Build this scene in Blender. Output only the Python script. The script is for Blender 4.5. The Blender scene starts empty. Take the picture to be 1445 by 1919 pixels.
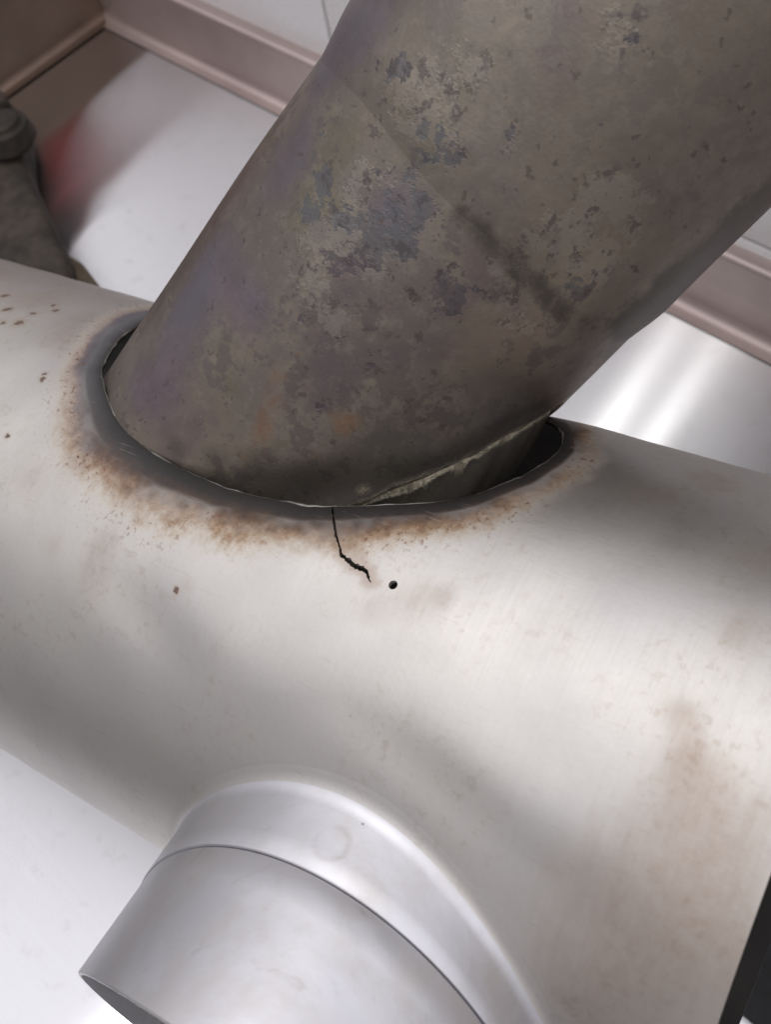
import bpy, bmesh, math
import numpy as np
from mathutils import Vector, Matrix
from mathutils.geometry import delaunay_2d_cdt

scene = bpy.context.scene
# ---------------------------------------------------------------- camera
G_H = 0.48105
G_W = [[0.736389, 0.518809, -0.434245], [0.662125, -0.684515, 0.305009], [-0.139006, -0.51213, -0.847585]]
cam_d = bpy.data.cameras.new('camera'); cam = bpy.data.objects.new('camera', cam_d); scene.collection.objects.link(cam)
cam_d.sensor_fit = 'VERTICAL'; cam_d.sensor_height = 24.0; cam_d.lens = 1900/1919*24.0
cam_d.clip_start = .01; cam_d.clip_end = 50
cam_d.dof.use_dof = True; cam_d.dof.focus_distance = .31; cam_d.dof.aperture_fstop = 11.0
m3 = Matrix(((G_W[0][0], -G_W[0][1], -G_W[0][2]), (G_W[1][0], -G_W[1][1], -G_W[1][2]), (G_W[2][0], -G_W[2][1], -G_W[2][2])))
cam.matrix_world = Matrix.Translation((0, 0, G_H)) @ m3.to_4x4()
scene.camera = cam

# ---------------------------------------------------------------- light of the room
world = bpy.data.worlds.new('World'); scene.world = world; world.use_nodes = True
wn = world.node_tree; bg = wn.nodes['Background']; bg.inputs[1].default_value = 1.0
wc = wn.nodes.new('ShaderNodeTexCoord'); wsx = wn.nodes.new('ShaderNodeSeparateXYZ'); wr = wn.nodes.new('ShaderNodeMapRange'); wcr = wn.nodes.new('ShaderNodeValToRGB')
wn.links.new(wc.outputs['Generated'], wsx.inputs[0]); wn.links.new(wsx.outputs[2], wr.inputs[0]); wr.inputs[1].default_value = -1; wr.inputs[2].default_value = 1
wn.links.new(wr.outputs[0], wcr.inputs[0]); wn.links.new(wcr.outputs[0], bg.inputs[0])
we = wcr.color_ramp.elements                       # pale room: dim floor, walls brighter towards the ceiling
we[0].position = .36; we[0].color = (.16, .155, .16, 1); we[1].position = 1.0; we[1].color = (.66, .65, .69, 1)
e = we.new(.54); e.color = (.47, .46, .48, 1)
e = we.new(.87); e.color = (.54, .53, .56, 1)

def area(name, loc, target, sx, sy, power, color, spin=0.0):
    d = bpy.data.lights.new(name, 'AREA'); d.shape = 'RECTANGLE'; d.size = sx; d.size_y = sy
    d.energy = power; d.color = color
    o = bpy.data.objects.new(name, d); scene.collection.objects.link(o)
    o.location = loc
    o.rotation_euler = (Vector(target)-Vector(loc)).to_track_quat('-Z', 'Y').to_euler()
    return o
for dx in (-.06, .06):      # twin ceiling tube, running away from the wall
    o = area('ceiling_tube_lamp', (-.79+dx, .05, 2.05), (-.79+dx, .05, 0), .026, 1.2, 1.9, (1, .985, .95))
area('ceiling_bounce_lamp', (-.9, -.1, 2.3), (-.9, -.1, 0), 5.6, 4.4, 56.0, (.97, .97, 1.0))

scene.render.engine = 'CYCLES'
scene.cycles.max_bounces = 6; scene.cycles.diffuse_bounces = 3; scene.cycles.glossy_bounces = 4
scene.view_settings.view_transform = 'Standard'; scene.view_settings.look = 'None'
scene.view_settings.exposure = 0.0; scene.view_settings.gamma = 1.0; scene.view_settings.use_curve_mapping = False

# ---------------------------------------------------------------- measured shapes (metres)
G_P0 = [0.02031, 0.11262, 0.15639]
G_u = [0.971133, 0.199938, 0.130094]
G_ei = [-0.058988, -0.327155, 0.943128]
G_es = [0.231128, -0.923577, -0.305918]
G_Qp = [-0.23522, 0.05168, 0.124]
G_dp = [0.324236, 0.689244, 0.64793]
G_ea = [0.440315, -0.716173, 0.541497]
G_eb = [0.837254, 0.109721, -0.535694]
G_rp = 0.06546
G_rp2 = 0.06761
G_tp = 0.20063
G_np = [0.324762, 0.741813, 0.586723]
G_Qs = [-0.08921, 0.08623, 0.12682]
G_ds = [0.246618, -0.93454, 0.256542]
G_rs = 0.07077
G_t1 = 0.12591
G_t2 = 0.1446
G_n1 = [0.145806, -0.842467, 0.518642]
G_n2 = [0.202717, -0.96581, 0.161608]
G_m1 = [-0.0788, 0.0119, 0.2193]
G_m2 = [-0.0244, 0.0139, 0.2069]
K_hole = [[-0.2795,-0.0776],[-0.2752,-0.0669],[-0.27,-0.0572],[-0.2642,-0.0496],[-0.2487,-0.0383],[-0.2326,-0.0313],[-0.2165,-0.0277],[-0.1992,-0.026],[-0.1822,-0.0264],[-0.1654,-0.029],[-0.1537,-0.032],[-0.1346,-0.0403],[-0.1182,-0.0506],[-0.1095,-0.063],[-0.1063,-0.0708],[-0.105,-0.0821],[-0.1085,-0.0965],[-0.1155,-0.1085],[-0.1225,-0.118],[-0.1305,-0.1275],[-0.137,-0.146],[-0.146,-0.16],[-0.16,-0.172],[-0.182,-0.179],[-0.206,-0.182],[-0.229,-0.178],[-0.25,-0.168],[-0.266,-0.153],[-0.277,-0.135],[-0.2825,-0.115],[-0.283,-0.096]]
K_drill = [-0.1213,-0.0166,0.0013]
K_crack = [[-0.1518,-0.0324],[-0.1495,-0.0293],[-0.1464,-0.0257],[-0.1446,-0.0236],[-0.1423,-0.0214],[-0.1405,-0.0193],[-0.1386,-0.0186],[-0.1367,-0.0182],[-0.1347,-0.0176],[-0.1326,-0.0177],[-0.1307,-0.0174],[-0.1294,-0.0162],[-0.1276,-0.0149]]
K_pA0 = [[0.1955,-0.0171,0.0068],[0.1975,-0.0118,0.0057],[0.1861,-0.0183,0.0065],[0.1786,-0.0181,0.0059],[0.1872,-0.0129,0.0065],[0.1742,-0.0187,0.0041],[0.2157,-0.016,0.0044],[0.2152,-0.0117,0.003],[0.2152,-0.0217,0.0022],[0.2277,-0.0052,0.0035],[0.2302,-0.0038,0.0019],[0.202,-0.0098,0.0042],[0.1881,0.0075,0.0065],[0.1886,0.0128,0.0036],[0.182,0.0096,0.0059],[0.181,-0.038,0.0044],[0.1761,-0.037,0.0027],[0.1868,-0.0389,0.0032],[0.2074,-0.04,0.004],[0.2172,-0.0405,0.0049],[0.223,-0.0392,0.0034],[0.2035,-0.0477,0.0029],[0.2073,-0.0344,0.0025],[0.2314,0.0423,0.0023],[0.2108,0.0394,0.0029],[0.233,0.0034,0.0013],[0.1616,0.0038,0.0039],[0.204,-0.0523,0.0026],[0.211,0.0347,0.002],[0.2422,-0.0342,0.0018],[0.2532,-0.0118,0.0015],[0.2629,0.0031,0.0018],[0.2444,0.0315,0.0014],[0.2243,0.005,0.0012],[0.2448,0.0119,0.001],[0.1525,-0.018,0.0015],[0.16,-0.0505,0.0034],[0.1532,-0.0513,0.0029],[0.1613,-0.037,0.0021],[0.2381,0.0412,0.0017],[0.2222,0.0465,0.0017],[0.1941,-0.0485,0.0024],[0.189,0.021,0.0021],[0.1719,0.0073,0.0027],[0.1571,-0.0045,0.0024],[0.1372,0.0024,0.0022],[0.2001,-0.0293,0.0026]]
K_pB0 = [[0.1121,-0.0479,0.0118],[0.0961,-0.0398,0.0102],[0.0906,-0.0525,0.0087],[0.1404,-0.0595,0.0098],[0.1417,-0.045,0.0096],[0.1418,-0.0312,0.0071],[0.1741,-0.0555,0.0093],[0.1861,-0.0576,0.0076],[0.2126,-0.0773,0.0107],[0.2214,-0.0573,0.01],[0.2005,-0.0678,0.0061],[0.1955,-0.0161,0.0085],[0.126,-0.0554,0.0083]]
K_pA1 = [[0.1963,-0.0255,0.0071],[0.1816,-0.0254,0.0058],[0.1725,-0.029,0.006],[0.1614,-0.026,0.0076],[0.2158,-0.0312,0.0062],[0.2225,-0.0289,0.0068],[0.2245,-0.0224,0.0068],[0.2199,-0.022,0.0041],[0.1775,-0.0088,0.0059],[0.2248,0.0259,0.0097],[0.233,0.0275,0.0082],[0.2172,0.0254,0.007],[0.2171,0.0337,0.0064],[0.232,0.037,0.0049],[0.2165,0.0147,0.0055],[0.2649,0.0028,0.0062],[0.1974,0.0243,0.0058],[0.1957,0.034,0.0059],[0.1995,0.0167,0.0057],[0.1608,-0.0116,0.0075],[0.2336,-0.023,0.0053]]
K_pA2 = [[0.2062,-0.002,0.0031],[0.206,0.0046,0.0036],[0.2056,0.0114,0.0039],[0.2048,0.0187,0.004],[0.2043,0.0259,0.004],[0.2032,0.0331,0.0041],[0.2017,0.0412,0.0042],[0.2019,0.051,0.0046],[0.2026,0.0657,0.0047],[0.2671,0.0503,0.0074],[0.257,0.0543,0.0084],[0.2469,0.0559,0.0086],[0.2337,0.0556,0.0087],[0.2212,0.0533,0.0089],[0.2116,0.055,0.0083],[0.2017,0.0569,0.0069],[0.2589,0.0711,0.0087],[0.2407,0.0809,0.0077]]
K_pA3 = [[0.1293,-0.0105,0.004],[0.122,-0.0061,0.0056],[0.1356,-0.0132,0.0031],[0.1373,0.0103,0.0055],[0.1369,0.0126,0.004],[0.1067,-0.0069,0.0049],[0.1242,0.0118,0.0032],[0.1454,-0.0122,0.0019],[0.116,-0.0049,0.004],[0.2064,0.0707,0.004]]
K_pB1 = [[0.113,0.0116,0.0074],[0.1203,0.0226,0.0074],[0.1291,0.0325,0.0074],[0.1061,-0.0,0.0066],[0.1388,0.0421,0.0074],[0.1514,0.0496,0.0066],[0.1629,0.056,0.0057],[0.0985,-0.0124,0.005],[0.0906,-0.0242,0.0042],[0.1713,0.0638,0.0041]]
K_pB2 = [[0.1208,0.0304,0.003],[0.1261,0.0392,0.003],[0.1324,0.0477,0.0027],[0.1403,0.0556,0.0027],[0.1479,0.0586,0.003],[0.1549,0.0657,0.0024],[0.1629,0.0725,0.0017]]
K_tA0 = [[-0.0319,0.0271,0.0186],[-0.0377,0.0473,0.0176],[-0.0179,0.0327,0.0145],[-0.0198,0.0059,0.0121],[-0.2583,-0.0041,0.0072],[-0.2182,0.0035,0.0051],[-0.0311,0.0011,0.0062],[-0.0347,-0.005,0.005],[-0.0269,0.0093,0.0061],[-0.0392,-0.0136,0.0038],[-0.0371,0.0396,0.0138],[-0.0245,0.0392,0.0122],[-0.0197,0.0233,0.0097],[-0.0265,0.0141,0.0086],[-0.0392,0.0579,0.0088],[-0.2194,0.0146,0.0068],[-0.2391,0.0123,0.0049],[-0.0607,-0.0941,0.0079],[-0.0682,-0.0759,0.0067],[-0.0778,-0.073,0.0054],[-0.0387,-0.0613,0.005],[-0.0349,-0.0389,0.0062],[-0.1127,-0.0144,0.0058],[-0.1069,-0.0191,0.0036],[-0.1234,-0.0087,0.0051],[-0.183,0.006,0.0036],[-0.2999,-0.0739,0.0095],[-0.333,-0.0785,0.0099],[-0.0926,-0.0703,0.007],[-0.2923,-0.0589,0.0094],[-0.1388,-0.0186,0.0021],[-0.1334,-0.0178,0.0021],[-0.1293,-0.0162,0.0018],[-0.1434,-0.0223,0.0018],[-0.1496,-0.0226,0.0037]]
K_spots = [[-0.3447,-0.0744,0.0016],[-0.3331,-0.0665,0.0018],[-0.3261,-0.0582,0.0012],[-0.3211,-0.0685,0.0014],[-0.32,-0.061,0.0022],[-0.3204,-0.0786,0.0014],[-0.3152,-0.0754,0.0014],[-0.285,-0.0417,0.0011],[-0.2835,-0.0394,0.0009],[-0.279,-0.0147,0.0011],[-0.2486,-0.0133,0.0007],[-0.2458,-0.0173,0.0007],[-0.1858,0.0091,0.001],[-0.0936,-0.0833,0.0007],[-0.1026,-0.0899,0.0006]]
K_scr = [[-0.0543,-0.0183,0.0078],[-0.0447,-0.021,0.0076],[-0.035,-0.0223,0.0075],[-0.0256,-0.0236,0.0074],[-0.0277,-0.0159,0.0062]]
K_pend = [[0.1759,0.076],[0.1698,0.0791],[0.1618,0.0704],[0.1544,0.0621],[0.145,0.0561],[0.1367,0.0492],[0.1275,0.0425]]
# ---------------------------------------------------------------- helpers
V = Vector
def npv(v): return np.array(v, float)
COL = scene.collection
def nz(v): v = npv(v); return v/np.linalg.norm(v)

def tag(o, label=None, cat=None, group=None, kind=None):
    if label: o['label'] = label
    if cat: o['category'] = cat
    if group: o['group'] = group
    if kind: o['kind'] = kind
    return o

def empty(name, loc):
    o = bpy.data.objects.new(name, None); COL.objects.link(o); o.location = loc
    o.empty_display_size = .02
    return o

def mesh_obj(name, verts, faces, mat, parent=None, sharp=40, smooth=True):
    me = bpy.data.meshes.new(name)
    me.from_pydata([tuple(map(float, v)) for v in verts], [], [tuple(map(int, f)) for f in faces])
    me.update()
    if smooth:
        me.shade_smooth()
        me.set_sharp_from_angle(angle=math.radians(sharp))
    if mat: me.materials.append(mat)
    o = bpy.data.objects.new(name, me); COL.objects.link(o)
    if parent is not None:
        o.parent = parent
        o.matrix_parent_inverse = Matrix.Translation(parent.location).inverted()
    return o

def bm_obj(name, bm, mat, parent=None, sharp=40):
    bmesh.ops.recalc_face_normals(bm, faces=bm.faces)
    me = bpy.data.meshes.new(name); bm.to_mesh(me); bm.free()
    me.shade_smooth(); me.set_sharp_from_angle(angle=math.radians(sharp))
    if mat: me.materials.append(mat)
    o = bpy.data.objects.new(name, me); COL.objects.link(o)
    if parent is not None:
        o.parent = parent
        o.matrix_parent_inverse = Matrix.Translation(parent.location).inverted()
    return o

def box_bm(lo, hi, bevel=.001, seg=2):
    bm = bmesh.new()
    bmesh.ops.create_cube(bm, size=1)
    for v in bm.verts:
        v.co = V([lo[i] + (v.co[i]+.5)*(hi[i]-lo[i]) for i in range(3)])
    if bevel: bmesh.ops.bevel(bm, geom=bm.edges[:], offset=bevel, segments=seg, profile=.5, affect='EDGES')
    return bm

def uv_from(o, fn):
    me = o.data; uv = me.uv_layers.new(name='surf')
    co = np.empty(len(me.vertices)*3); me.vertices.foreach_get('co', co); co = co.reshape(-1, 3)
    val = fn(co)
    li = np.empty(len(me.loops), int); me.loops.foreach_get('vertex_index', li)
    uv.data.foreach_set('uv', val[li].astype(np.float32).ravel())

def col_attr(o, name, arr):
    a = o.data.attributes.new(name, 'FLOAT_COLOR', 'POINT')
    a.data.foreach_set('color', np.clip(arr, 0, 4).astype(np.float32).ravel())

def field(pts, blobs):
    """soft bump field: 1 in the middle of a blob, 0.5 at its rim, falling to 0"""
    out = np.zeros(len(pts))
    for b in blobs:
        q2 = ((pts[:, 0]-b[0])**2+(pts[:, 1]-b[1])**2)/(b[2]*b[2])
        out += np.exp(-q2*.75)
    return 1-np.exp(-out*1.05)

# ---------------------------------------------------------------- shader helpers
class NT:
    def __init__(self, name):
        self.m = bpy.data.materials.new(name); self.m.use_nodes = True
        self.t = self.m.node_tree; self.t.nodes.clear()
        self.out = self.t.nodes.new('ShaderNodeOutputMaterial')
        self.b = self.t.nodes.new('ShaderNodeBsdfPrincipled')
        self.l(self.b.outputs[0], self.out.inputs[0])
    def n(self, typ, **kw):
        x = self.t.nodes.new('ShaderNode'+typ)
        for k, v in kw.items(): setattr(x, k, v)
        return x
    def l(self, a, b): self.t.links.new(a, b)
    def s(self, sock, v):
        if hasattr(v, 'is_output') or isinstance(v, bpy.types.NodeSocket): self.l(v, sock)
        else: sock.default_value = v
    def math(self, op, a, b=0.0, c=None, clamp=False):
        x = self.n('Math', operation=op, use_clamp=clamp)
        self.s(x.inputs[0], a); self.s(x.inputs[1], b)
        if c is not None: self.s(x.inputs[2], c)
        return x.outputs[0]
    def vmath(self, op, a, b=(0, 0, 0), scale=None):
        x = self.n('VectorMath', operation=op)
        self.s(x.inputs[0], a); self.s(x.inputs[1], b)
        if scale is not None: self.s(x.inputs['Scale'], scale)
        return x.outputs['Value'] if op in ('LENGTH', 'DISTANCE', 'DOT_PRODUCT') else x.outputs[0]
    def mix(self, fac, a, b):
        x = self.n('Mix', data_type='RGBA')
        self.s(x.inputs[0], fac); self.s(x.inputs[6], col(a)); self.s(x.inputs[7], col(b))
        return x.outputs[2]
    def fmix(self, fac, a, b):
        x = self.n('Mix', data_type='FLOAT')
        self.s(x.inputs[0], fac); self.s(x.inputs[2], a); self.s(x.inputs[3], b)
        return x.outputs[0]
    def step(self, v, lo, hi):
        x = self.n('MapRange', interpolation_type='SMOOTHSTEP')
        self.s(x.inputs[0], v); self.s(x.inputs[1], lo); self.s(x.inputs[2], hi)
        return x.outputs[0]
    def noise(self, vec, scale, detail=4, rough=.55, dist=0, out=0):
        x = self.n('TexNoise'); self.s(x.inputs['Vector'], vec)
        x.inputs['Scale'].default_value = scale; x.inputs['Detail'].default_value = detail
        x.inputs['Roughness'].default_value = rough; x.inputs['Distortion'].default_value = dist
        return x.outputs[out]
    def voro(self, vec, scale, feature='F1', out=0, rnd=1):
        x = self.n('TexVoronoi', feature=feature); self.s(x.inputs['Vector'], vec)
        x.inputs['Scale'].default_value = scale; x.inputs['Randomness'].default_value = rnd
        return x.outputs[out]
    def coords(self): return self.n('TexCoord').outputs['Object']
    def uv(self):
        x = self.n('UVMap'); x.uv_map = 'surf'; return x.outputs[0]
    def mapping(self, vec, scale=(1, 1, 1), rot=(0, 0, 0)):
        x = self.n('Mapping'); self.s(x.inputs[0], vec)
        x.inputs['Scale'].default_value = scale; x.inputs['Rotation'].default_value = rot
        return x.outputs[0]
    def attr(self, name):
        x = self.n('Attribute', attribute_name=name); return x
    def rgba(self, name):
        a = self.attr(name); s = self.n('SeparateColor'); self.l(a.outputs['Color'], s.inputs[0])
        return s.outputs[0], s.outputs[1], s.outputs[2], a.outputs['Alpha']
    def ramp(self, fac, stops):
        x = self.n('ValToRGB'); self.s(x.inputs[0], fac); e = x.color_ramp.elements
        while len(e) < len(stops): e.new(.5)
        for i, (p, c) in enumerate(stops): e[i].position = p; e[i].color = col(c)
        return x.outputs[0]
    def bump(self, h, strength, dist, normal=None):
        x = self.n('Bump'); self.s(x.inputs['Height'], h)
        x.inputs['Strength'].default_value = strength; x.inputs['Distance'].default_value = dist
        if normal is not None: self.l(normal, x.inputs['Normal'])
        return x.outputs[0]
    def set(self, **kw):
        for k, v in kw.items(): self.s(self.b.inputs[k.replace('_', ' ')], v)

def col(c):
    if isinstance(c, bpy.types.NodeSocket): return c
    return (c[0], c[1], c[2], 1.0) if len(c) == 3 else tuple(c)
def hexc(r, g, b):
    f = lambda v: ((v/255+.055)/1.055)**2.4 if v > 10 else v/3294
    return (f(r), f(g), f(b))

# ---------------------------------------------------------------- materials
def mat_worktop():
    m = NT('brushed_steel'); c = m.uv()
    st = m.noise(m.mapping(c, (6, 700, 1)), 1.0, 5, .6)
    big = m.noise(c, 7, 4, .6)
    spots = m.noise(c, 90, 3, .6)
    cc = m.mix(m.math('MULTIPLY', big, .5), (.77, .765, .785), (.69, .68, .685))
    cc = m.mix(m.math('MULTIPLY', m.step(spots, .55, .8), .18), cc, (.36, .34, .33))
    tg = m.n('Tangent', direction_type='UV_MAP'); tg.uv_map = 'surf'
    g = m.n('BsdfAnisotropic', distribution='MULTI_GGX')
    m.s(g.inputs['Color'], cc); m.s(g.inputs['Roughness'], m.math('ADD', m.fmix(st, .195, .225), m.math('MULTIPLY', m.step(big, .4, .75), .02)))
    g.inputs['Anisotropy'].default_value = .82
    m.l(tg.outputs[0], g.inputs['Tangent']); m.l(m.bump(st, .015, .0004), g.inputs['Normal'])
    m.t.nodes.remove(m.b); m.l(g.outputs[0], m.out.inputs[0])
    return m.m

def mat_upstand(name, c1, c2, rough):
    m = NT(name); c = m.coords()
    big = m.noise(c, 14, 4, .6); fine = m.noise(m.mapping(c, (8, 8, 500)), 1, 4)
    cc = m.mix(m.step(big, .3, .75), c1, c2)
    m.set(Base_Color=cc, Metallic=.85, Roughness=m.fmix(fine, rough, rough+.14))
    m.set(Normal=m.bump(fine, .05, .0003))
    return m.m

def mat_tile():
    m = NT('white_glazed_tile'); c = m.coords()
    n1 = m.noise(c, 9, 3)
    m.set(Base_Color=m.mix(n1, (.88, .86, .85), (.82, .80, .80)), Roughness=m.fmix(m.noise(c, 60, 3), .22, .34), Specular_IOR_Level=.5)
    m.set(Normal=m.bump(n1, .05, .002))
    return m.m

def mat_plain(name, c1, c2, rough, metal=0.0, scale=40, bump=.2, bdist=.0008):
    m = NT(name); c = m.coords(); n1 = m.noise(c, scale, 5, .6); n2 = m.noise(c, scale*.25, 3)
    m.set(Base_Color=m.mix(m.step(m.math('ADD', m.math('MULTIPLY', n1, .5), m.math('MULTIPLY', n2, .5)), .35, .65), c1, c2), Metallic=metal,
          Roughness=m.fmix(n1, rough-.06, rough+.1))
    m.set(Normal=m.bump(n1, bump, bdist))
    return m.m

def mat_tube():
    m = NT('heat_stained_steel'); c = m.coords(); uv = m.uv()
    q, stain, scr, dh = m.rgba('wear')           # q: 0 at the hole lip .. 1 end of the heat tint
    wob = m.noise(c, 60, 4, .65); wob2 = m.noise(c, 300, 3, .7); big = m.noise(c, 9, 4, .55); mid = m.noise(c, 28, 4, .6)
    base = m.mix(m.step(big, .3, .7), (.585, .560, .520), (.520, .500, .485))
    base = m.mix(m.math('MULTIPLY', m.step(mid, .45, .75), .25), base, (.60, .55, .48))
    gr = m.noise(c, 750, 2, .7)
    base = m.mix(m.math('MULTIPLY', m.step(gr, .44, .68), .24), base, (.50, .47, .44))
    base = m.mix(m.math('MULTIPLY', m.step(wob, .40, .62), .22), base, m.mix(mid, (.52, .49, .52), (.54, .52, .43)))
    base = m.mix(m.math('MULTIPLY', m.math('MULTIPLY', m.step(wob2, .54, .66), m.step(mid, .40, .62)), .34), base, (.38, .32, .27))
    bru = m.noise(m.mapping(uv, (1300, 22, 1)), 1, 3, .6)
    base = m.mix(m.math('MULTIPLY', m.step(bru, .42, .70), .10), base, (.44, .42, .40))
    # broad brownish stains
    streak = m.noise(m.mapping(uv, (260, 45, 1)), 1, 4, .6)
    sv = m.math('ADD', stain, m.math('ADD', m.math('MULTIPLY', m.math('SUBTRACT', mid, .5), .9), m.math('MULTIPLY', m.math('SUBTRACT', streak, .5), .5)))
    sv = m.math('MULTIPLY', m.step(sv, .14, 1.25), m.fmix(wob2, .35, .85))
    base = m.mix(sv, base, (.36, .265, .205))
    # heat tint round the hole
    qq = m.math('ADD', q, m.math('MULTIPLY', m.math('SUBTRACT', wob, .5), m.math('MULTIPLY', m.math('MINIMUM', q, .6), m.fmix(dh, 1.0, .35))))
    qq = m.math('ADD', qq, m.math('MULTIPLY', m.math('SUBTRACT', wob2, .5), m.math('MULTIPLY', m.math('MINIMUM', q, .5), m.fmix(dh, .9, .3))))
    qq = m.math('ADD', qq, m.math('MULTIPLY', m.math('SUBTRACT', m.noise(c, 21, 3, .6), .5), m.math('MULTIPLY', m.math('MINIMUM', q, .5), 1.1)))
    tb = m.ramp(qq, [(0, (.050, .045, .043)), (.10, (.095, .093, .097)), (.24, (.150, .147, .153)), (.36, (.145, .135, .155)), (.42, (.20, .165, .170)), (.50, (.38, .31, .265)), (.66, (.52, .46, .40)), (1, (.57, .545, .51))])
    tr = m.ramp(qq, [(0, (.022, .019, .018)), (.15, (.038, .032, .030)), (.25, (.065, .046, .036)), (.36, (.135, .080, .050)), (.50, (.30, .20, .125)), (.70, (.48, .405, .325)), (1, (.57, .545, .51))])
    tint = m.mix(dh, tr, tb)
    pat = m.fmix(m.step(m.noise(c, 40, 3, .6), .36, .60), m.fmix(dh, .6, .9), 1.0)
    base = m.mix(m.math('MULTIPLY', m.step(qq, 1.0, .5), m.math('MAXIMUM', pat, m.step(q, .42, .22))), base, tint)
    # rust crumbs in the tinted zone
    cr = m.noise(c, 620, 3, .6)
    crm = m.math('MULTIPLY', m.step(cr, .565, .66), m.math('MULTIPLY', m.step(q, .26, .40), m.math('MULTIPLY', m.step(q, 1.25, .5), m.step(mid, .36, .58))))
    base = m.mix(m.math('MULTIPLY', crm, .8), base, (.16, .07, .04))
    # scattered specks
    vd = m.voro(c, 95, out=0); vc = m.voro(c, 95, out=1)
    sep = m.n('SeparateColor'); m.l(vc, sep.inputs[0])
    sp = m.math('MULTIPLY', m.step(vd, m.math('MULTIPLY', sep.outputs[1], .10), 0.0), m.step(sep.outputs[0], .86, .88))
    base = m.mix(m.math('MULTIPLY', sp, .75), base, (.10, .075, .06))
    # individual rust spots
    wuv = m.vmath('ADD', uv, m.vmath('SCALE', m.vmath('SUBTRACT', m.noise(c, 330, 3, out=1), (.5, .5, .5)), scale=.0042))
    tot = None
    for s_, a_, r_ in K_spots:
        dd = m.math('DIVIDE', m.vmath('DISTANCE', wuv, (s_, a_, 0)), r_*.95)
        tot = dd if tot is None else m.math('MINIMUM', tot, dd)
    spot = m.step(tot, 1.12, .72); halo = m.step(tot, 2.6, .8)
    base = m.mix(m.math('MULTIPLY', halo, .35), base, (.42, .30, .20))
    base = m.mix(m.math('MULTIPLY', spot, m.fmix(wob2, .75, 1)), base, (.085, .04, .022))
    # fine hair scratches, running round the tube
    sc = m.noise(m.mapping(uv, (2600, 170, 1), (0, 0, .10)), 1, 3, .6)
    scm = m.math('MULTIPLY', m.step(sc, .60, .70), scr)
    base = m.mix(m.math('MULTIPLY', scm, .35), base, (.45, .41, .35))
    hair = m.noise(m.mapping(uv, (60, 900, 1), (0, 0, .5)), 1, 4, .6, dist=.3)
    base = m.mix(m.math('MULTIPLY', m.step(hair, .62, .74), .35), base, (.40, .36, .33))
    rough = m.math('ADD', m.math('ADD', m.fmix(wob, .37, .47), m.math('MULTIPLY', bru, .06)), m.math('MULTIPLY', sv, .14))
    rough = m.math('ADD', rough, m.math('MULTIPLY', m.step(qq, 1.0, .2), .12))
    metal = m.fmix(m.math('MAXIMUM', m.math('MULTIPLY', m.step(qq, .9, .35), .45), m.math('MULTIPLY', spot, .9)), 1.0, .0)
    m.set(Base_Color=base, Metallic=metal, Roughness=rough, Specular_IOR_Level=.4)
    nb = m.bump(m.math('ADD', m.math('MULTIPLY', big, 1.0), m.math('MULTIPLY', mid, .05)), .10, .006)
    nb = m.bump(m.math('ADD', m.math('ADD', m.math('MULTIPLY', wob2, .5), m.math('MULTIPLY', gr, .5)), m.math('MULTIPLY', scm, 1.6)), .09, .0005, nb)
    m.set(Normal=nb)
    return m.m

def mat_sleeve():
    m = NT('satin_steel'); c = m.coords()
    big = m.noise(c, 12, 4, .55); mid = m.noise(c, 60, 5, .6); fine = m.noise(c, 500, 4, .65)
    base = m.mix(m.step(big, .3, .7), (.62, .61, .635), (.555, .545, .575))
    base = m.mix(m.math('MULTIPLY', m.step(mid, .45, .72), .35), base, (.50, .46, .40))
    ring = None
    for p, r in ((G_m1, .0045), (G_m2, .0050)):
        d = m.vmath('DISTANCE', m.vmath('ADD', c, m.vmath('SCALE', m.noise(c, 200, 2, out=1), scale=.0012)), [p[0]+.0006, p[1]+.0006, p[2]+.0006])
        k = m.math('MULTIPLY', m.step(m.math('ABSOLUTE', m.math('SUBTRACT', d, r)), .0014, .0), m.step(mid, .35, .6))
        ring = k if ring is None else m.math('MAXIMUM', ring, k)
    base = m.mix(m.math('MULTIPLY', ring, .11), base, (.42, .36, .27))
    vd = m.voro(c, 80, out=0); vc = m.voro(c, 80, out=1)
    sep = m.n('SeparateColor'); m.l(vc, sep.inputs[0])
    sp = m.math('MULTIPLY', m.step(vd, m.math('MULTIPLY', sep.outputs[1], .07), 0.0), m.step(sep.outputs[0], .84, .86))
    base = m.mix(m.math('MULTIPLY', sp, .8), base, (.08, .07, .065))
    scr = m.noise(m.mapping(c, (90, 90, 900), (.4, .2, .9)), 1, 4, .6)
    base = m.mix(m.math('MULTIPLY', m.step(scr, .60, .74), .4), base, (.42, .40, .38))
    m.set(Base_Color=base, Metallic=.97, Roughness=m.math('ADD', m.fmix(mid, .38, .48), m.math('MULTIPLY', ring, .1)))
    nb = m.bump(m.math('ADD', big, m.math('MULTIPLY', mid, .08)), .35, .004)
    nb = m.bump(m.math('ADD', m.math('MULTIPLY', fine, .5), m.math('MULTIPLY', ring, .12)), .12, .0005, nb)
    m.set(Normal=nb)
    return m.m

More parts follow.
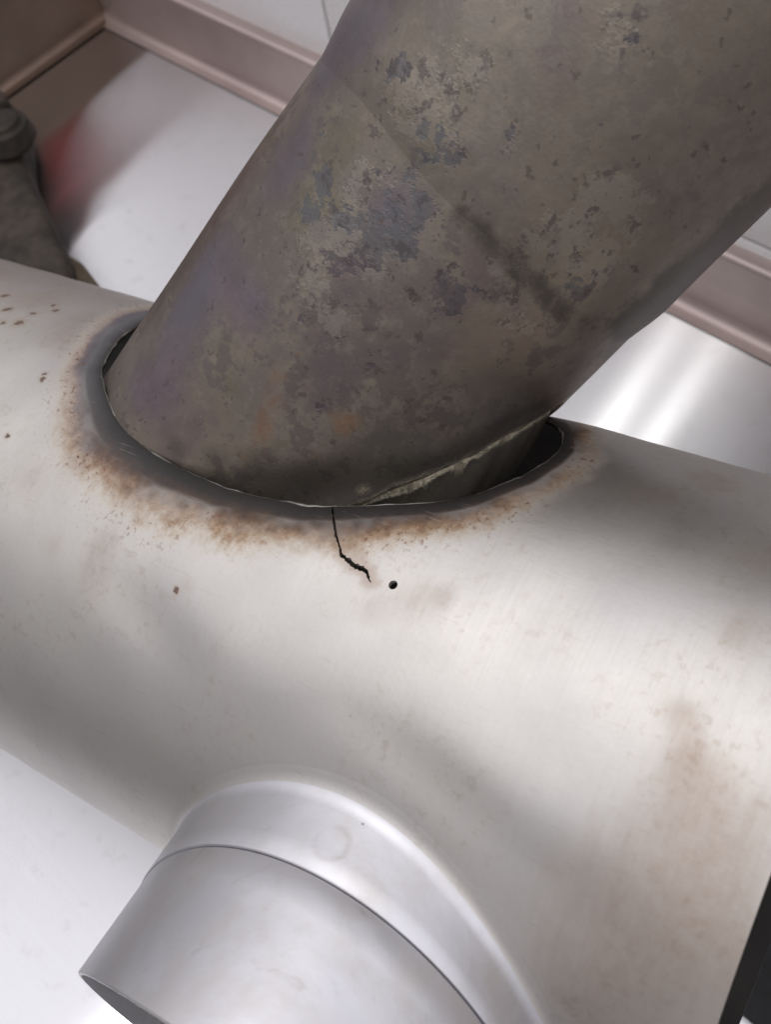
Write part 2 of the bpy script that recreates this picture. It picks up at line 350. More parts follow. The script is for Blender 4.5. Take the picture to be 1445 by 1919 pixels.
def mat_pipe():
    m = NT('scaled_burnt_steel'); c = m.coords()
    blue, pale, dark, rust = m.rgba('patch'); purp, sooty_dark, scale_, lip = m.rgba('film')
    n1 = m.noise(c, 48, 5, .68); n2 = m.noise(c, 190, 4, .72); n3 = m.noise(c, 900, 2, .6); big = m.noise(c, 13, 3, .55)
    flake = m.math('ADD', m.math('MULTIPLY', n1, .55), m.math('MULTIPLY', n2, .45))
    base = m.mix(m.step(big, .38, .62), (.178, .145, .116), (.138, .120, .106))
    base = m.mix(m.math('MULTIPLY', m.step(n1, .44, .60), .75), base, (.205, .168, .134))
    ol = m.noise(c, 24, 3, .6, dist=.4)
    base = m.mix(m.math('MULTIPLY', m.step(ol, .52, .68), .6), base, (.128, .115, .080))
    base = m.mix(m.math('MULTIPLY', m.step(ol, .46, .34), .6), base, (.120, .092, .098))
    base = m.mix(m.math('MULTIPLY', m.step(flake, .525, .565), .55), base, (.092, .078, .080))
    base = m.mix(m.math('MULTIPLY', m.step(n2, .46, .36), .28), base, (.235, .200, .165))
    base = m.mix(m.math('MULTIPLY', lip, m.fmix(m.step(flake, .44, .58), .0, .5)), base, (.200, .176, .142))
    # soft violet film
    pv = m.step(m.math('ADD', purp, m.math('MULTIPLY', m.math('SUBTRACT', n1, .5), .7)), .15, .95)
    base = m.mix(m.math('MULTIPLY', pv, .9), base, m.mix(m.step(n1, .35, .65), (.112, .080, .104), (.158, .122, .140)))
    base = m.mix(m.math('MULTIPLY', m.math('MULTIPLY', pv, m.step(big, .48, .62)), .6), base, (.120, .122, .140))
    # pale flaking areas
    n4 = m.noise(c, 75, 5, .75)
    fv = m.math('ADD', m.math('MULTIPLY', pale, .8), m.math('MULTIPLY', m.math('SUBTRACT', n4, .5), 3.2))
    pm = m.math('MULTIPLY', m.math('MULTIPLY', m.step(fv, .42, .66), m.step(pale, .08, .35)), m.fmix(n2, .1, 1.0))
    base = m.mix(m.math('MULTIPLY', pm, .62), base, m.mix(big, (.275, .230, .185), (.270, .245, .215)))
    # dark scale, sharp broken edges
    dv = m.math('ADD', dark, m.math('MULTIPLY', m.math('SUBTRACT', flake, .5), 1.3))
    dm = m.step(dv, .36, .86)
    base = m.mix(m.math('MULTIPLY', dm, .88), base, (.070, .061, .050))
    # blue-grey islands
    bv = m.math('ADD', m.math('MULTIPLY', blue, .62), m.math('MULTIPLY', m.math('SUBTRACT', flake, .5), 4.2))
    bmk = m.math('MULTIPLY', m.step(bv, .40, .50), m.step(blue, .10, .30))
    base = m.mix(m.math('MULTIPLY', bmk, m.fmix(n2, .35, .95)), base, m.mix(m.step(ol, .42, .58), (.090, .076, .084), (.108, .110, .120)))
    # tiny dark flecks, thicker near the islands
    fl = m.math('MULTIPLY', m.step(n2, .57, .62), m.step(m.math('ADD', blue, m.math('MULTIPLY', pale, .8)), .08, .5))
    base = m.mix(m.math('MULTIPLY', fl, .7), base, (.078, .064, .062))
    fl2 = m.math('MULTIPLY', m.step(m.noise(c, 260, 3, .6), .63, .67), .6)
    base = m.mix(fl2, base, (.085, .068, .058))
    # rust
    rv = m.math('ADD', rust, m.math('MULTIPLY', m.math('SUBTRACT', n2, .5), 1.6))
    base = m.mix(m.math('MULTIPLY', m.step(rv, .40, 1.05), .75), base, (.235, .135, .078))
    # sooty film and mineral scale by the mouth, painted shade on the liner
    so = m.step(m.math('ADD', sooty_dark, m.math('MULTIPLY', m.math('SUBTRACT', n1, .5), .8)), .2, 1.0)
    base = m.mix(m.math('MULTIPLY', so, .82), base, (.050, .043, .032))
    sc = m.step(m.math('ADD', scale_, m.math('MULTIPLY', m.math('SUBTRACT', flake, .5), 1.7)), .30, .62)
    base = m.mix(m.math('MULTIPLY', sc, .85), base, m.mix(m.step(n2, .35, .62), (.46, .41, .30), (.17, .15, .105)))
    dust = m.step(m.noise(c, 1300, 2, .5), .70, .74)
    base = m.mix(m.math('MULTIPLY', dust, .3), base, (.32, .29, .26))
    base = m.vmath('SCALE', base, scale=1.12)
    m.set(Base_Color=base, Metallic=m.fmix(bmk, .68, .7), Roughness=m.fmix(n1, .34, .48), Specular_IOR_Level=.45)
    h = m.math('ADD', m.math('MULTIPLY', n2, .35), m.math('ADD', m.math('MULTIPLY', pm, .45), m.math('ADD', m.math('MULTIPLY', bmk, -.35), m.math('MULTIPLY', sc, 1.0))))
    h = m.math('ADD', h, m.math('MULTIPLY', n3, .22))
    nb = m.bump(big, .3, .004)
    m.set(Normal=m.bump(h, .40, .0007, nb))
    return m.m

M = dict(edge=mat_plain('bare_worn_edge', (.34, .32, .29), (.05, .042, .038), .42, .8, 110),
         worktop=mat_worktop(), tube=mat_tube(), sleeve=mat_sleeve(), pipe=mat_pipe(), tile=mat_tile(),
         back=mat_upstand('reflection_tinted_lip', (.56, .470, .440), (.47, .390, .37), .46),  # reflected red and brown painted into the steel's base colour
         side=mat_upstand('brown_steel_side', (.26, .190, .150), (.21, .155, .125), .42),
         grout=mat_plain('grey_grout', (.30, .30, .31), (.22, .22, .23), .8),
         sooty_dark=mat_plain('sooty_inside', (.035, .030, .026), (.020, .018, .016), .8),
         liner=mat_plain('grey_brown_liner', (.12, .105, .08), (.07, .062, .05), .55, .4, 90),
         iron=mat_plain('dark_iron', (.050, .037, .026), (.016, .012, .009), .75, .0, 75, .7, .0015),
         ironrust=mat_plain('rusty_iron', (.13, .095, .055), (.07, .05, .032), .7, .1, 120),
         rubber=mat_plain('black_rubber', (.012, .012, .013), (.008, .008, .009), .7, 0, 200),
         red=mat_plain('red_plastic', (.40, .055, .05), (.34, .05, .045), .4, 0, 30, .05),
         seam=mat_plain('dark_joint', (.05, .045, .045), (.03, .028, .028), .7))

# ---------------------------------------------------------------- setting: worktop, upstands, wall
YB, XL = .3936, -.7665           # foot of the back lip, foot of the side panel
def worktop():
    x0, x1, y0, y1 = -.80, .60, -.27, YB+.002
    nx, ny = 40, 26
    vs, fs = [], []
    for j in range(ny+1):
        for i in range(nx+1):
            vs.append((x0+(x1-x0)*i/nx, y0+(y1-y0)*j/ny, 0))
    for j in range(ny):
        for i in range(nx):
            a = j*(nx+1)+i; fs.append((a, a+1, a+nx+2, a+nx+1))
    o = mesh_obj('worktop', vs, fs, M['worktop'])
    tag(o, 'brushed stainless steel worktop under the wide tube', kind='structure')
    uv_from(o, lambda co: co[:, :2])
    return o
wt = worktop()

def lip(name, mat, prof, along, lo, hi, parent):
    """extrude a (out, z) profile along x or y"""
    vs, fs = [], []; n = len(prof); N = 24
    for i in range(N+1):
        k = lo+(hi-lo)*i/N
        for (d, z) in prof:
            vs.append((k, YB+d, z) if along == 'x' else (XL-d, k, z))
    for i in range(N):
        for j in range(n-1):
            a = i*n+j; fs.append((a, a+n, a+n+1, a+1))
    return mesh_obj(name, vs, fs, mat, parent, 50)
def arc_prof(h, r, t):
    p = [(-.012, .0012), (-.0085, .0013)]
    for i in range(7):
        a = math.pi/2*i/6; p.append((-.0065+.0065*math.sin(a), .0013+.0065*(1-math.cos(a))))
    for i in range(7):
        a = math.pi/2*i/6; p.append((r*(1-math.cos(a)), h-r+r*math.sin(a)))
    p += [(t, h), (t, 0)]
    return p
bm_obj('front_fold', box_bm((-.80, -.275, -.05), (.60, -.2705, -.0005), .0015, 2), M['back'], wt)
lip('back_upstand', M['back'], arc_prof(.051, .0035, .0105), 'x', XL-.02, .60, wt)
lip('side_upstand', M['side'], arc_prof(.064, .004, .016), 'y', -.27, YB+.010, wt)

def wall():
    y = YB+.0145
    o = bm_obj('wall', box_bm((-1.0, y, .0), (.60, y+.05, .62), .001, 1), M['grout'])
    tag(o, 'white tiled wall with grey grout behind the worktop', kind='structure')
    g = .0011
    def tile(xa, xb, za, zb): bm_obj('tile', box_bm((xa+g, y-.004, za+g), (xb-g, y+.003, zb-g), .0012, 2), M['tile'], o)
    xj = -.4925
    tile(-.987, xj-.247, .035, .285); tile(xj-.247, xj, .035, .285)
    tile(-.987, xj-.247, .285, .535); tile(xj-.247, xj, .285, .535)
    for i in range(4):
        xa = xj+.25*i
        tile(xa, xa+.25, .020, .0575); tile(xa, xa+.25, .0575, .3075); tile(xa, xa+.25, .3075, .5575)
    return o
wall()

# ---------------------------------------------------------------- wide tube with branch
P0, U, EI, ES = map(npv, (G_P0, G_u, G_ei, G_es)); R = .1
S0, S1 = -.44, -.0105
QS, DS, RS = npv(G_Qs), npv(G_ds), G_rs
def perp(d):
    a = np.cross(d, [.31, .22, .93]); a /= np.linalg.norm(a); return a, np.cross(d, a)
SA, SB = perp(DS)

def smooth_loop(pts, n):
    p = npv(pts); m = len(p)
    seg = np.linalg.norm(np.roll(p, -1, 0)-p, axis=1)**.5
    out = []
    for i in range(n):
        t = i/n*m; k = int(t); f = t-k
        a, b, c, d = p[(k-1) % m], p[k % m], p[(k+1) % m], p[(k+2) % m]
        out.append(.5*((2*b)+(-a+c)*f+(2*a-5*b+4*c-d)*f*f+(-a+3*b-3*c+d)*f**3))
    return np.array(out)

rng = np.random.default_rng(7)
hole_pts = smooth_loop(K_hole, 260)
# the lip is slightly ragged
rag = np.zeros(260)
for kf in (9, 17, 31, 53, 81): rag += np.sin(np.arange(260)/260*2*np.pi*kf+rng.random()*6.28)*.00008
ctr = hole_pts.mean(0); dirv = hole_pts-ctr; dirv /= np.linalg.norm(dirv, axis=1)[:, None]
hole_pts = hole_pts+dirv*rag[:, None]

def poly_dist(pts, poly):
    d = np.full(len(pts), 9.); n = len(poly); idx = np.zeros(len(pts), int)
    for i in range(n):
        a, b = poly[i], poly[(i+1) % n]; ab = b-a
        t = np.clip(((pts-a)@ab)/(ab@ab), 0, 1)
        q = np.linalg.norm(pts-(a+t[:, None]*ab), axis=1)
        k = q < d; d[k] = q[k]; idx[k] = i
    return d, idx
def inside(pts, poly):
    x, y = pts[:, 0], pts[:, 1]; res = np.zeros(len(pts), bool); n = len(poly)
    for i in range(n):
        (x1, y1), (x2, y2) = poly[i], poly[(i+1) % n]
        c = ((y1 > y) != (y2 > y)) & (x < (x2-x1)*(y-y1)/(y2-y1+1e-18)+x1)
        res ^= c
    return res

def stub_curve(rad, n=120):
    """where a cylinder of this radius about the branch axis meets the tube: returns 3-D points"""
    th = np.arange(n)/n*2*np.pi
    X = QS+rad*(np.cos(th)[:, None]*SA+np.sin(th)[:, None]*SB)
    Y = X-P0; Y = Y-(Y@U)[:, None]*U; D = DS-(DS@U)*U
    A = D@D; B = Y@D; C = (Y*Y).sum(1)-R*R
    return X+((-B+np.sqrt(np.maximum(B*B-A*C, 0)))/A)[:, None]*DS
def to_sa(X):
    Y = X-P0; return np.stack([Y@U, R*np.arctan2(Y@ES, Y@EI)], 1)
stub_poly = to_sa(stub_curve(RS-.003, 90))
dr = K_drill
drill = np.array([[dr[0]+dr[2]*math.cos(a), dr[1]+dr[2]*math.sin(a)] for a in np.arange(20)/20*2*np.pi])
cw = [.0002, .00034, .00034, .00036, .0004, .00045, .0006, .00075, .0007, .0007, .0005, .00035, .00008]
q13, q40 = np.arange(13), np.linspace(0, 12, 43)
cp = np.stack([np.interp(q40, q13, npv(K_crack)[:, k]) for k in (0, 1)], 1); cw = np.interp(q40, q13, cw)*np.clip(1+.22*rng.normal(size=43), .5, 1.6)
cw = cw*1.12; cw[-1] = .00005
cp = cp; tang = np.gradient(cp, axis=0); tang /= np.linalg.norm(tang, axis=1)[:, None]
nrmc = np.stack([-tang[:, 1], tang[:, 0]], 1)
jit = rng.normal(size=(len(cp), 1))*.00011
cp = cp+nrmc*jit
crack = np.concatenate([cp+nrmc*npv(cw)[:, None], (cp-nrmc*npv(cw)[:, None])[::-1]])
HOLES = [hole_pts, stub_poly, drill, crack]

def dents(p):
    """gentle hand-worked unevenness of the shell, in metres"""
    s, a = p[:, 0], p[:, 1]
    d, _ = poly_dist(p, hole_pts[::4])
    d = np.where(inside(p, hole_pts), 0, d)
    z = -.0016*np.exp(-d/.007)
    def g(cs, ca, rs, ra, h, rot=0):
        x, y = s-cs, a-ca; c, q = math.cos(rot), math.sin(rot)
        return h*np.exp(-((c*x+q*y)/rs)**2-((-q*x+c*y)/ra)**2)
    z += g(-.195, .020, .030, .010, -.0009, .3)+g(-.150, .018, .035, .016, .0007)
    z += g(-.085, .030, .035, .008, -.0010, .25)+g(-.075, .016, .04, .010, .0006, .2)
    z += g(-.22, .012, .02, .02, .0004)
    z += .00010*np.sin(s*140+1.3)*np.sin(a*120+.4)+.00005*np.sin(s*230+a*90)
    ds, _ = poly_dist(p, stub_poly[::2]); ds = np.where(inside(p, stub_poly), 0, ds)
    z *= np.clip((ds-.010)/.02, 0, 1)
    # crack: one side stands a touch proud
    return z

def tube():
    ss = np.linspace(S0, S1, 300)
    fine = np.arange(-1.75, 1.55, .0145); coarse = np.linspace(1.55, 2*np.pi-1.75, 46)[:-1]
    ph = np.concatenate([fine, coarse]); na, ns = len(ph), len(ss)
    A = ph*R
    gs, ga = np.meshgrid(ss, A, indexing='ij')
    P = np.stack([gs.ravel(), ga.ravel()], 1)
    near = np.zeros(len(P), bool)
    for h in HOLES:
        lo, hi = h.min(0)-.006, h.max(0)+.006
        box = np.where((P > lo).all(1) & (P < hi).all(1))[0]
        d, _ = poly_dist(P[box], h); ins = inside(P[box], h)
        near[box[(d < .0030) | ins]] = True
    nearg = near.reshape(ns, na)
    faces = []; special = np.zeros((ns-1, na-1), bool)
    cell = nearg[:-1, :-1] | nearg[1:, :-1] | nearg[:-1, 1:] | nearg[1:, 1:]
    vid = np.arange(ns*na).reshape(ns, na)
    ii, jj = np.where(~cell)
    faces = [tuple(f) for f in np.stack([vid[ii, jj], vid[ii+1, jj], vid[ii+1, jj+1], vid[ii, jj+1]], 1)]
    # the strip that closes the circle
    for i in range(ns-1): faces.append((vid[i, na-1], vid[i+1, na-1], vid[i+1, 0], vid[i, 0]))
    # patch the marked cells with a constrained triangulation
    ci, cj = np.where(cell[:, :])
    used = np.unique(np.concatenate([vid[ci, cj], vid[ci+1, cj], vid[ci, cj+1], vid[ci+1, cj+1]]))
    loc = {int(v): k for k, v in enumerate(used)}
    pts = [V(P[v]) for v in used]
    edges = []
    cs = set(zip(ci.tolist(), cj.tolist()))
    for (i, j) in cs:
        a, b, c, d = vid[i, j], vid[i+1, j], vid[i+1, j+1], vid[i, j+1]
        for (nb, e) in (((i, j-1), (a, b)), ((i+1, j), (b, c)), ((i, j+1), (d, c)), ((i-1, j), (a, d))):
            if nb not in cs: edges.append((loc[int(e[0])], loc[int(e[1])]))
    for h in HOLES:
        k = len(pts); pts += [V(p) for p in h]; edges += [(k+i, k+(i+1) % len(h)) for i in range(len(h))]
    r = delaunay_2d_cdt(pts, edges, [], 0, 1e-9)
    nv = np.array([list(p) for p in r[0]])
    orig = r[3]
    remap = np.empty(len(nv), int); P2 = [P]; extra = 0
    inv = {k: v for v, k in loc.items()}
    newp = []
    for k in range(len(nv)):
        o = [q for q in orig[k] if q < len(used)]
        if o: remap[k] = inv[o[0]]
        else: remap[k] = len(P)+len(newp); newp.append(nv[k])
    tri = np.array([f for f in r[2]])
    cen = nv[tri].mean(1)
    gi = np.searchsorted(ss, cen[:, 0])-1; gj = np.searchsorted(A[:], cen[:, 1])-1
    ok = (gi >= 0) & (gi < ns-1) & (gj >= 0) & (gj < na-1)
    ok[ok] = cell[gi[ok], gj[ok]]
    for h in HOLES: ok &= ~inside(cen, h)
    for f in tri[ok]: faces.append(tuple(remap[f]))
    PA = np.concatenate([P, np.array(newp)]) if newp else P
    # drop unused vertices
    usedv = np.zeros(len(PA), bool)
    for f in faces: usedv[list(f)] = True
    new = np.cumsum(usedv)-1; PA = PA[usedv]; faces = [tuple(new[list(f)]) for f in faces]
    disp = dents(PA); n = len(PA); T = .0016
    def xyz(rad): a = PA[:, 1]/R; return P0+PA[:, :1]*U+rad[:, None]*(np.cos(a)[:, None]*EI+np.sin(a)[:, None]*ES)
    outer = xyz(R+disp); inner = xyz(R+disp-T)
    # consistent orientation: outward
    F = []
    for f in faces:
        p = outer[list(f)]; nn = np.cross(p[1]-p[0], p[2]-p[0]); a = PA[f[0], 1]/R
        F.append(f if nn@(math.cos(a)*EI+math.sin(a)*ES) > 0 else f[::-1])
    cnt = {}
    for f in F:
        for x, y in zip(f, f[1:]+f[:1]): cnt[(x, y)] = 1
    bnd = [(x, y) for (x, y) in cnt if (y, x) not in cnt]
    allF = F+[tuple(i+n for i in f[::-1]) for f in F]+[(y, x, x+n, y+n) for x, y in bnd]
    root = empty('branched_tube', P0+U*(S0+S1)/2-np.array([0, 0, R]))
    tag(root, 'wide pale stainless steel tube with a round hole, a crack and a front branch', 'tube')
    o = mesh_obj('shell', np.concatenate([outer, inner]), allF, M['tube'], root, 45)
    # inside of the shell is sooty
    o.data.materials.append(M['sooty_dark'])
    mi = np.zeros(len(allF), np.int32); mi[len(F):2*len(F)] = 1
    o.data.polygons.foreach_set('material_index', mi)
    both = np.concatenate([PA, PA])
    me = o.data; uv = me.uv_layers.new(name='surf')
    li = np.empty(len(me.loops), int); me.loops.foreach_get('vertex_index', li)
    uv.data.foreach_set('uv', both[li].astype(np.float32).ravel())
    # wear masks
    dh, idx = poly_dist(PA, hole_pts[::2])
    rel = PA-ctr; ang = np.degrees(np.arctan2(rel[:, 1], rel[:, 0])) % 360   # 0: towards the tube's end, 90: front, 180: far end
    w = np.interp(ang, [0, 20, 50, 75, 95, 110, 125, 140, 155, 175, 200, 230, 300, 340, 360], [.016, .019, .020, .024, .029, .034, .034, .024, .019, .022, .026, .026, .02, .015, .013])
    dc, _ = poly_dist(PA, cp)
    wear = np.stack([dh/w, np.maximum(field(PA, K_tA0), 1.1*np.exp(-(dc/.0030)**2)), np.clip(field(PA, K_scr)*1.6-.3, 0, 1), np.interp(ang, [0, 60, 95, 125, 145, 165, 230, 300, 360], [0, 0, .05, .25, .65, 1, 1, .3, 0])], 1)
    col_attr(o, 'wear', np.concatenate([wear, wear]))
    # bright worn edge of the hole: a thin rolled bead with uneven thickness
    hp = smooth_loop(hole_pts, 520); q = len(hp)
    dd = dents(hp-0)
    an = hp[:, 1]/R; rad = np.cos(an)[:, None]*EI+np.sin(an)[:, None]*ES
    c3 = P0+hp[:, :1]*U+(R+dd-.0003)[:, None]*rad
    tg = np.roll(c3, -1, 0)-np.roll(c3, 1, 0); tg /= np.linalg.norm(tg, axis=1)[:, None]
    sd = np.cross(tg, rad); k8 = 8; ee = np.arange(k8)/k8*2*np.pi
    rr = .00036+.0001*np.sin(np.arange(q)*.21)+.00008*np.sin(np.arange(q)*.083+1)
    vv = (c3[:, None]+rr[:, None, None]*(np.cos(ee)[None, :, None]*rad[:, None]+np.sin(ee)[None, :, None]*sd[:, None])).reshape(-1, 3)
    ff = [(a*k8+b, a*k8+(b+1) % k8, ((a+1) % q)*k8+(b+1) % k8, ((a+1) % q)*k8+b) for a in range(q) for b in range(k8)]
    mesh_obj('hole_lip', vv, ff, M['edge'], root)
    return root
tube_root = tube()

def plane_t(X, n, t, q=QS, d=DS):
    return ((q+d*t)@n-X@n)/(d@n)
def branch():
    n1, n2 = npv(G_n1), npv(G_n2); N = 192
    def seam_t(X): return np.minimum(plane_t(X, n1, G_t1), plane_t(X, n2, G_t2)-.008)
    th = np.arange(N+1)/N*2*np.pi
    def ringv(rad): return QS+rad*(np.cos(th)[:, None]*SA+np.sin(th)[:, None]*SB)
    # collar: drawn out of the shell with a fillet, then straight up to the joint
    rows = []
    rc = RS+.0004; fl = .0042
    A = stub_curve(rc+fl, N); A = np.concatenate([A, A[:1]]); C = stub_curve(rc, N); C = np.concatenate([C, C[:1]])
    def lift(X, k):
        Y = X-P0; Y = Y-(Y@U)[:, None]*U; return X+Y/np.linalg.norm(Y, axis=1)[:, None]*k
    A0 = stub_curve(rc+fl+.004, N); A0 = np.concatenate([A0, A0[:1]])
    rows.append(lift(A0, -.0005)); A = lift(A, .00004); C = lift(C, .00004)
    B = C+DS*(fl*.95)
    for i in range(9):
        k = i/8; rows.append((1-k)**2*A+2*k*(1-k)*C+k*k*B)
    X = ringv(rc); top = X+seam_t(X)[:, None]*DS
    for k in (.33, .66): rows.append(B*(1-k)+top*k)
    rows.append(top-DS*.0004)
    Xl = ringv(rc-.0003); rows.append(Xl+seam_t(Xl)[:, None]*DS)
    Xi = ringv(RS-.0012); rows.append(Xi+(seam_t(Xi))[:, None]*DS)
    rows.append(Xi+(seam_t(Xi)-.03)[:, None]*DS)
    def loft(rows, flip=False):
        vs = np.concatenate([r[:-1] for r in rows]); fs = []
        for i in range(len(rows)-1):
            for j in range(N):
                a, b = i*N+j, i*N+(j+1) % N
                f = (a, b, b+N, a+N); fs.append(f[::-1] if flip else f)
        return vs, fs
    v, f = loft(rows); o = mesh_obj('branch_collar', v, f, M['sleeve'], tube_root, 35)
    o.data.materials.append(M['tube'])
    mi = np.zeros(len(f), np.int32); mi[:5*N] = 1; o.data.polygons.foreach_set('material_index', mi)
    wr = np.zeros((len(v), 4)); wr[:, 0] = 2.5; col_attr(o, 'wear', wr)
    uv_from(o, to_sa)
    # dark gap of the joint
    Xg = ringv(RS-.0008); t1 = seam_t(Xg)
    v, f = loft([Xg+(t1-.004)[:, None]*DS, Xg+(t1+.0012)[:, None]*DS]); mesh_obj('joint_gap', v, f, M['seam'], tube_root)
    # sleeve
    rows = []
    Xo = ringv(RS-.0002); t1 = seam_t(Xo); t2 = plane_t(Xo, n2, G_t2)
    Xe = ringv(RS-.0006)
    rows.append(ringv(RS-.0014)+(seam_t(Xo)+.0004)[:, None]*DS)
    rows.append(Xe+(t1+.0004)[:, None]*DS)
    for k in (.015, .2, .4, .6, .8, .99): rows.append(Xo+(t1+.0004+(t2-t1-.0004)*k)[:, None]*DS)
    rows.append(Xe+t2[:, None]*DS)
    Xi = ringv(RS-.0016); rows.append(Xi+plane_t(Xi, n2, G_t2)[:, None]*DS)
    for k in (.02, .04, .06): rows.append(Xi+(plane_t(Xi, n2, G_t2)-k)[:, None]*DS)
    v, f = loft(rows); mesh_obj('branch_sleeve', v, f, M['sleeve'], tube_root, 35)
branch()

# ---------------------------------------------------------------- burnt pipe standing in the hole
QP, DP, EA, EB = map(npv, (G_Qp, G_dp, G_ea, G_eb)); NP = npv(G_np); RP, RP2, TP = G_rp, G_rp2-.0005, G_tp
def burnt_pipe():
    N = 300; th = np.arange(N)/N*2*np.pi-np.pi
    dirs = np.cos(th)[:, None]*EA+np.sin(th)[:, None]*EB
    tring = ((QP+DP*TP)@NP-(QP+RP*dirs)@NP)/(DP@NP)
    # length at which each line of the pipe passes through the tube's surface
    X = QP+RP*dirs; Y = X-P0; Y = Y-(Y@U)[:, None]*U; D = DP-(DP@U)*U
    a_, b_, c_ = D@D, Y@D, (Y*Y).sum(1)-(R-.024)**2
    tin = (-b_+np.sqrt(np.maximum(b_*b_-a_*c_, 0)))/a_
    # the seen mouth on the side of the open gap
    pe = npv(K_pend[1:])[::-1]; tm = np.interp(th*RP, pe[:, 1], pe[:, 0])
    w = np.interp(th*RP, [.034, .043, .084, .125], [0, 1, 1, 0])
    tend = tin*(1-w)+tm*w
    tend = tend-.0022*w+.0004*np.sin(th*41)+.0003*np.sin(th*77+1)
    root = empty('burnt_pipe', QP+DP*.11)
    tag(root, 'burnt brown steel pipe with violet blotches leaning out of the hole', 'pipe')
    def sect(name, rows, mat, closed=False):
        m = len(rows); vs, par = [], []
        for (t, r) in rows:
            vs.append(QP+r[:, None]*dirs+t[:, None]*DP); par.append(np.stack([t, th*RP], 1))
        vs = np.concatenate(vs); par = np.concatenate(par); fs = []
        for i in range(m-1):
            for j in range(N):
                a, b = i*N+j, i*N+(j+1) % N; fs.append((a, b, b+N, a+N))
        o = mesh_obj(name, vs, fs, mat, root, 40)
        up = np.clip((par[:, 0]-np.tile(tring, m))/.010+.5, 0, 1)
        flank = up*np.clip((par[:, 1]-.046-(par[:, 0]-.20)*.08)/.022, 0, 1)*np.clip((.16-par[:, 1])/.03, 0, 1)
        A = np.stack([field(par, K_pA0), field(par, K_pA1), np.maximum(field(par, K_pA2[:9])*1.05, flank*1.25), field(par, K_pA3)], 1)
        te, we = np.tile(tend, m), np.tile(np.interp(th*RP, [.018, .032, .088, .10], [0, 1, 1, 0]), m)
        crust = we*np.exp(-((par[:, 0]-te-.0005)/np.where(par[:, 0] > te, .0085, .0035))**2)
        soot_shade = field(par, K_pB1)*(1-.7*crust) if name != 'inner_liner' else np.ones(len(par))  # liner: its shade is painted in through the full dark mask
        B = np.stack([field(par, K_pB0), soot_shade, np.maximum(field(par, K_pB2), crust*.85), np.clip((par[:, 0]-np.tile(tring, m))/.012+.5, 0, 1)], 1)
        col_attr(o, 'patch', A); col_attr(o, 'film', B)
        return o
    one = np.ones(N)
    out = lambda t: .00025*np.sin(th*3+t*40)+.0002*np.sin(th*5-t*70+1)
    # lower length
    rows = [(tend+.012, one*(RP-.0045)), (tend+.0005, one*(RP-.0042)), (tend-.0002, one*(RP-.0032)), (tend+.0003, one*(RP-.0022)), (tend+.0018, one*(RP-.0013)), (tend+.0036, one*(RP-.0004)), (tend+.0050, one*RP)]
    for k in np.linspace(0, 1, 100)[1:]:
        t = (tend+.0050)*(1-k)+(tring+.004)*k; rows.append((t, RP+out(t)*min(1, k*6)))
    sect('lower_length', rows, M['pipe'])
    # inner liner below the mouth
    rows = [(tend+.01, one*(RP-.0050)), (tend+.002, one*(RP-.0044)), (tend-.0005, one*(RP-.0016)), (tend-.004, RP-.0012+.0012*w), (tend-.010, RP-.0014+.0034*w), (tend-.018, RP-.002+.0062*w), (tend-.03, RP-.003+.0085*w), (tend-.06+.001*np.sin(th*23), RP-.0036+.0085*w), (tend-.06+.001*np.sin(th*23), one*(RP-.0078)), (tend+.01, one*(RP-.0078))]
    sect('inner_liner', rows, M['pipe'])
    # upper length slipped over it, rounded socket edge
    TE = .385; rows = []
    for k in np.linspace(0, 1, 15):
        rows.append((tring-.006+.022*k, one*(RP-.0005)+(RP2+.0002-RP+.0005)*(k*k*(3-2*k))))
    for k in np.linspace(0, 1, 90)[1:]:
        t = (tring+.016)*(1-k)+TE*k; rows.append((t, RP2+.0002*np.exp(-k*9)+out(t)*min(1, k*8)))
    rows.append((one*TE+.0008, one*(RP2-.0004))); rows.append((one*TE+.0008, one*(RP2-.0018))); rows.append((one*TE-.05, one*(RP2-.0020)))
    sect('upper_length', rows, M['pipe'])
burnt_pipe()

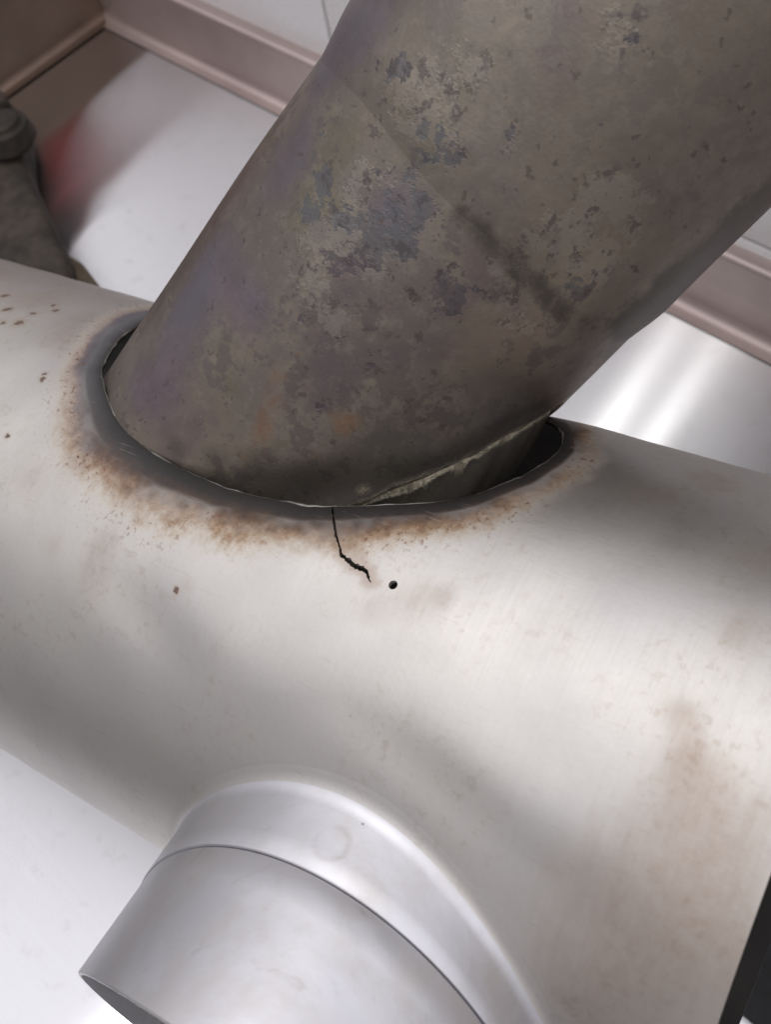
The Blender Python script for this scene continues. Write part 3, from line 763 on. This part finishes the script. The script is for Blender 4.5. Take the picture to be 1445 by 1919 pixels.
# ---------------------------------------------------------------- iron arm lying behind the tube
def slab(name, pts, z0, z1, mat, parent, bevel, taper=0):
    bm = bmesh.new(); p = npv(pts)
    f = bm.faces.new([bm.verts.new((x, y, z0)) for x, y in p])
    r = bmesh.ops.extrude_face_region(bm, geom=[f])
    for v in r['geom']:
        if isinstance(v, bmesh.types.BMVert): v.co.z = z1
    bmesh.ops.recalc_face_normals(bm, faces=bm.faces)
    bmesh.ops.bevel(bm, geom=bm.edges[:], offset=bevel, segments=3, profile=.5, affect='EDGES', clamp_overlap=True)
    return bm_obj(name, bm, mat, parent, 50)
def iron_arm():
    root = empty('iron_arm', (-.60, .20, 0))
    tag(root, 'dark iron arm with a round lug lying behind the tube at the left edge', 'bracket')
    slab('arm', [(-.748, .2629), (-.7228, .263), (-.6942, .2559), (-.6777, .2498), (-.6338, .2198), (-.5877, .2017), (-.5288, .1792), (-.5120, .168), (-.530, .152), (-.5838, .135), (-.70, .185), (-.748, .21)], .002, .034, M['iron'], root, .006)
    bm = bmesh.new()
    bmesh.ops.create_cone(bm, cap_ends=True, segments=28, radius1=.021, radius2=.017, depth=.020, matrix=Matrix.Translation((-.652, .2255, .046)))
    bmesh.ops.bevel(bm, geom=[e for e in bm.edges if len(e.link_faces) == 2 and e.calc_face_angle(0) > .6], offset=.004, segments=3, affect='EDGES')
    bm_obj('lug', bm, M['iron'], root, 50)
    bm = bmesh.new()
    bmesh.ops.create_cone(bm, cap_ends=True, segments=6, radius1=.010, radius2=.0095, depth=.012, matrix=Matrix.Translation((-.690, .243, .040)))
    bmesh.ops.bevel(bm, geom=bm.edges[:], offset=.0012, segments=2, affect='EDGES')
    bm_obj('bolt_head', bm, M['iron'], root, 40)
    slab('foot', [(-.5509, .1859), (-.5332, .1871), (-.5023, .1799), (-.5080, .164), (-.53, .16)], .0015, .020, M['ironrust'], root, .003)
iron_arm()

def rubber_mat():
    bm = box_bm((-.06, .0825, .0005), (.34, .215, .0075), .0022, 3)
    o = bm_obj('rubber_mat', bm, M['rubber'])
    tag(o, "black rubber mat on the worktop below the tube's open right end", 'mat')
rubber_mat()

def red_box():
    root = empty('red_box', (-.90, .27, 0))
    tag(root, 'red plastic box beyond the brown side edge, mirrored in the steel', 'box')
    bm_obj('body', box_bm((-.97, .15, .0), (-.79, .335, .165), .008, 3), M['red'], root)
    bm_obj('rim', box_bm((-.974, .146, .154), (-.786, .339, .169), .004, 3), M['red'], root)
red_box()
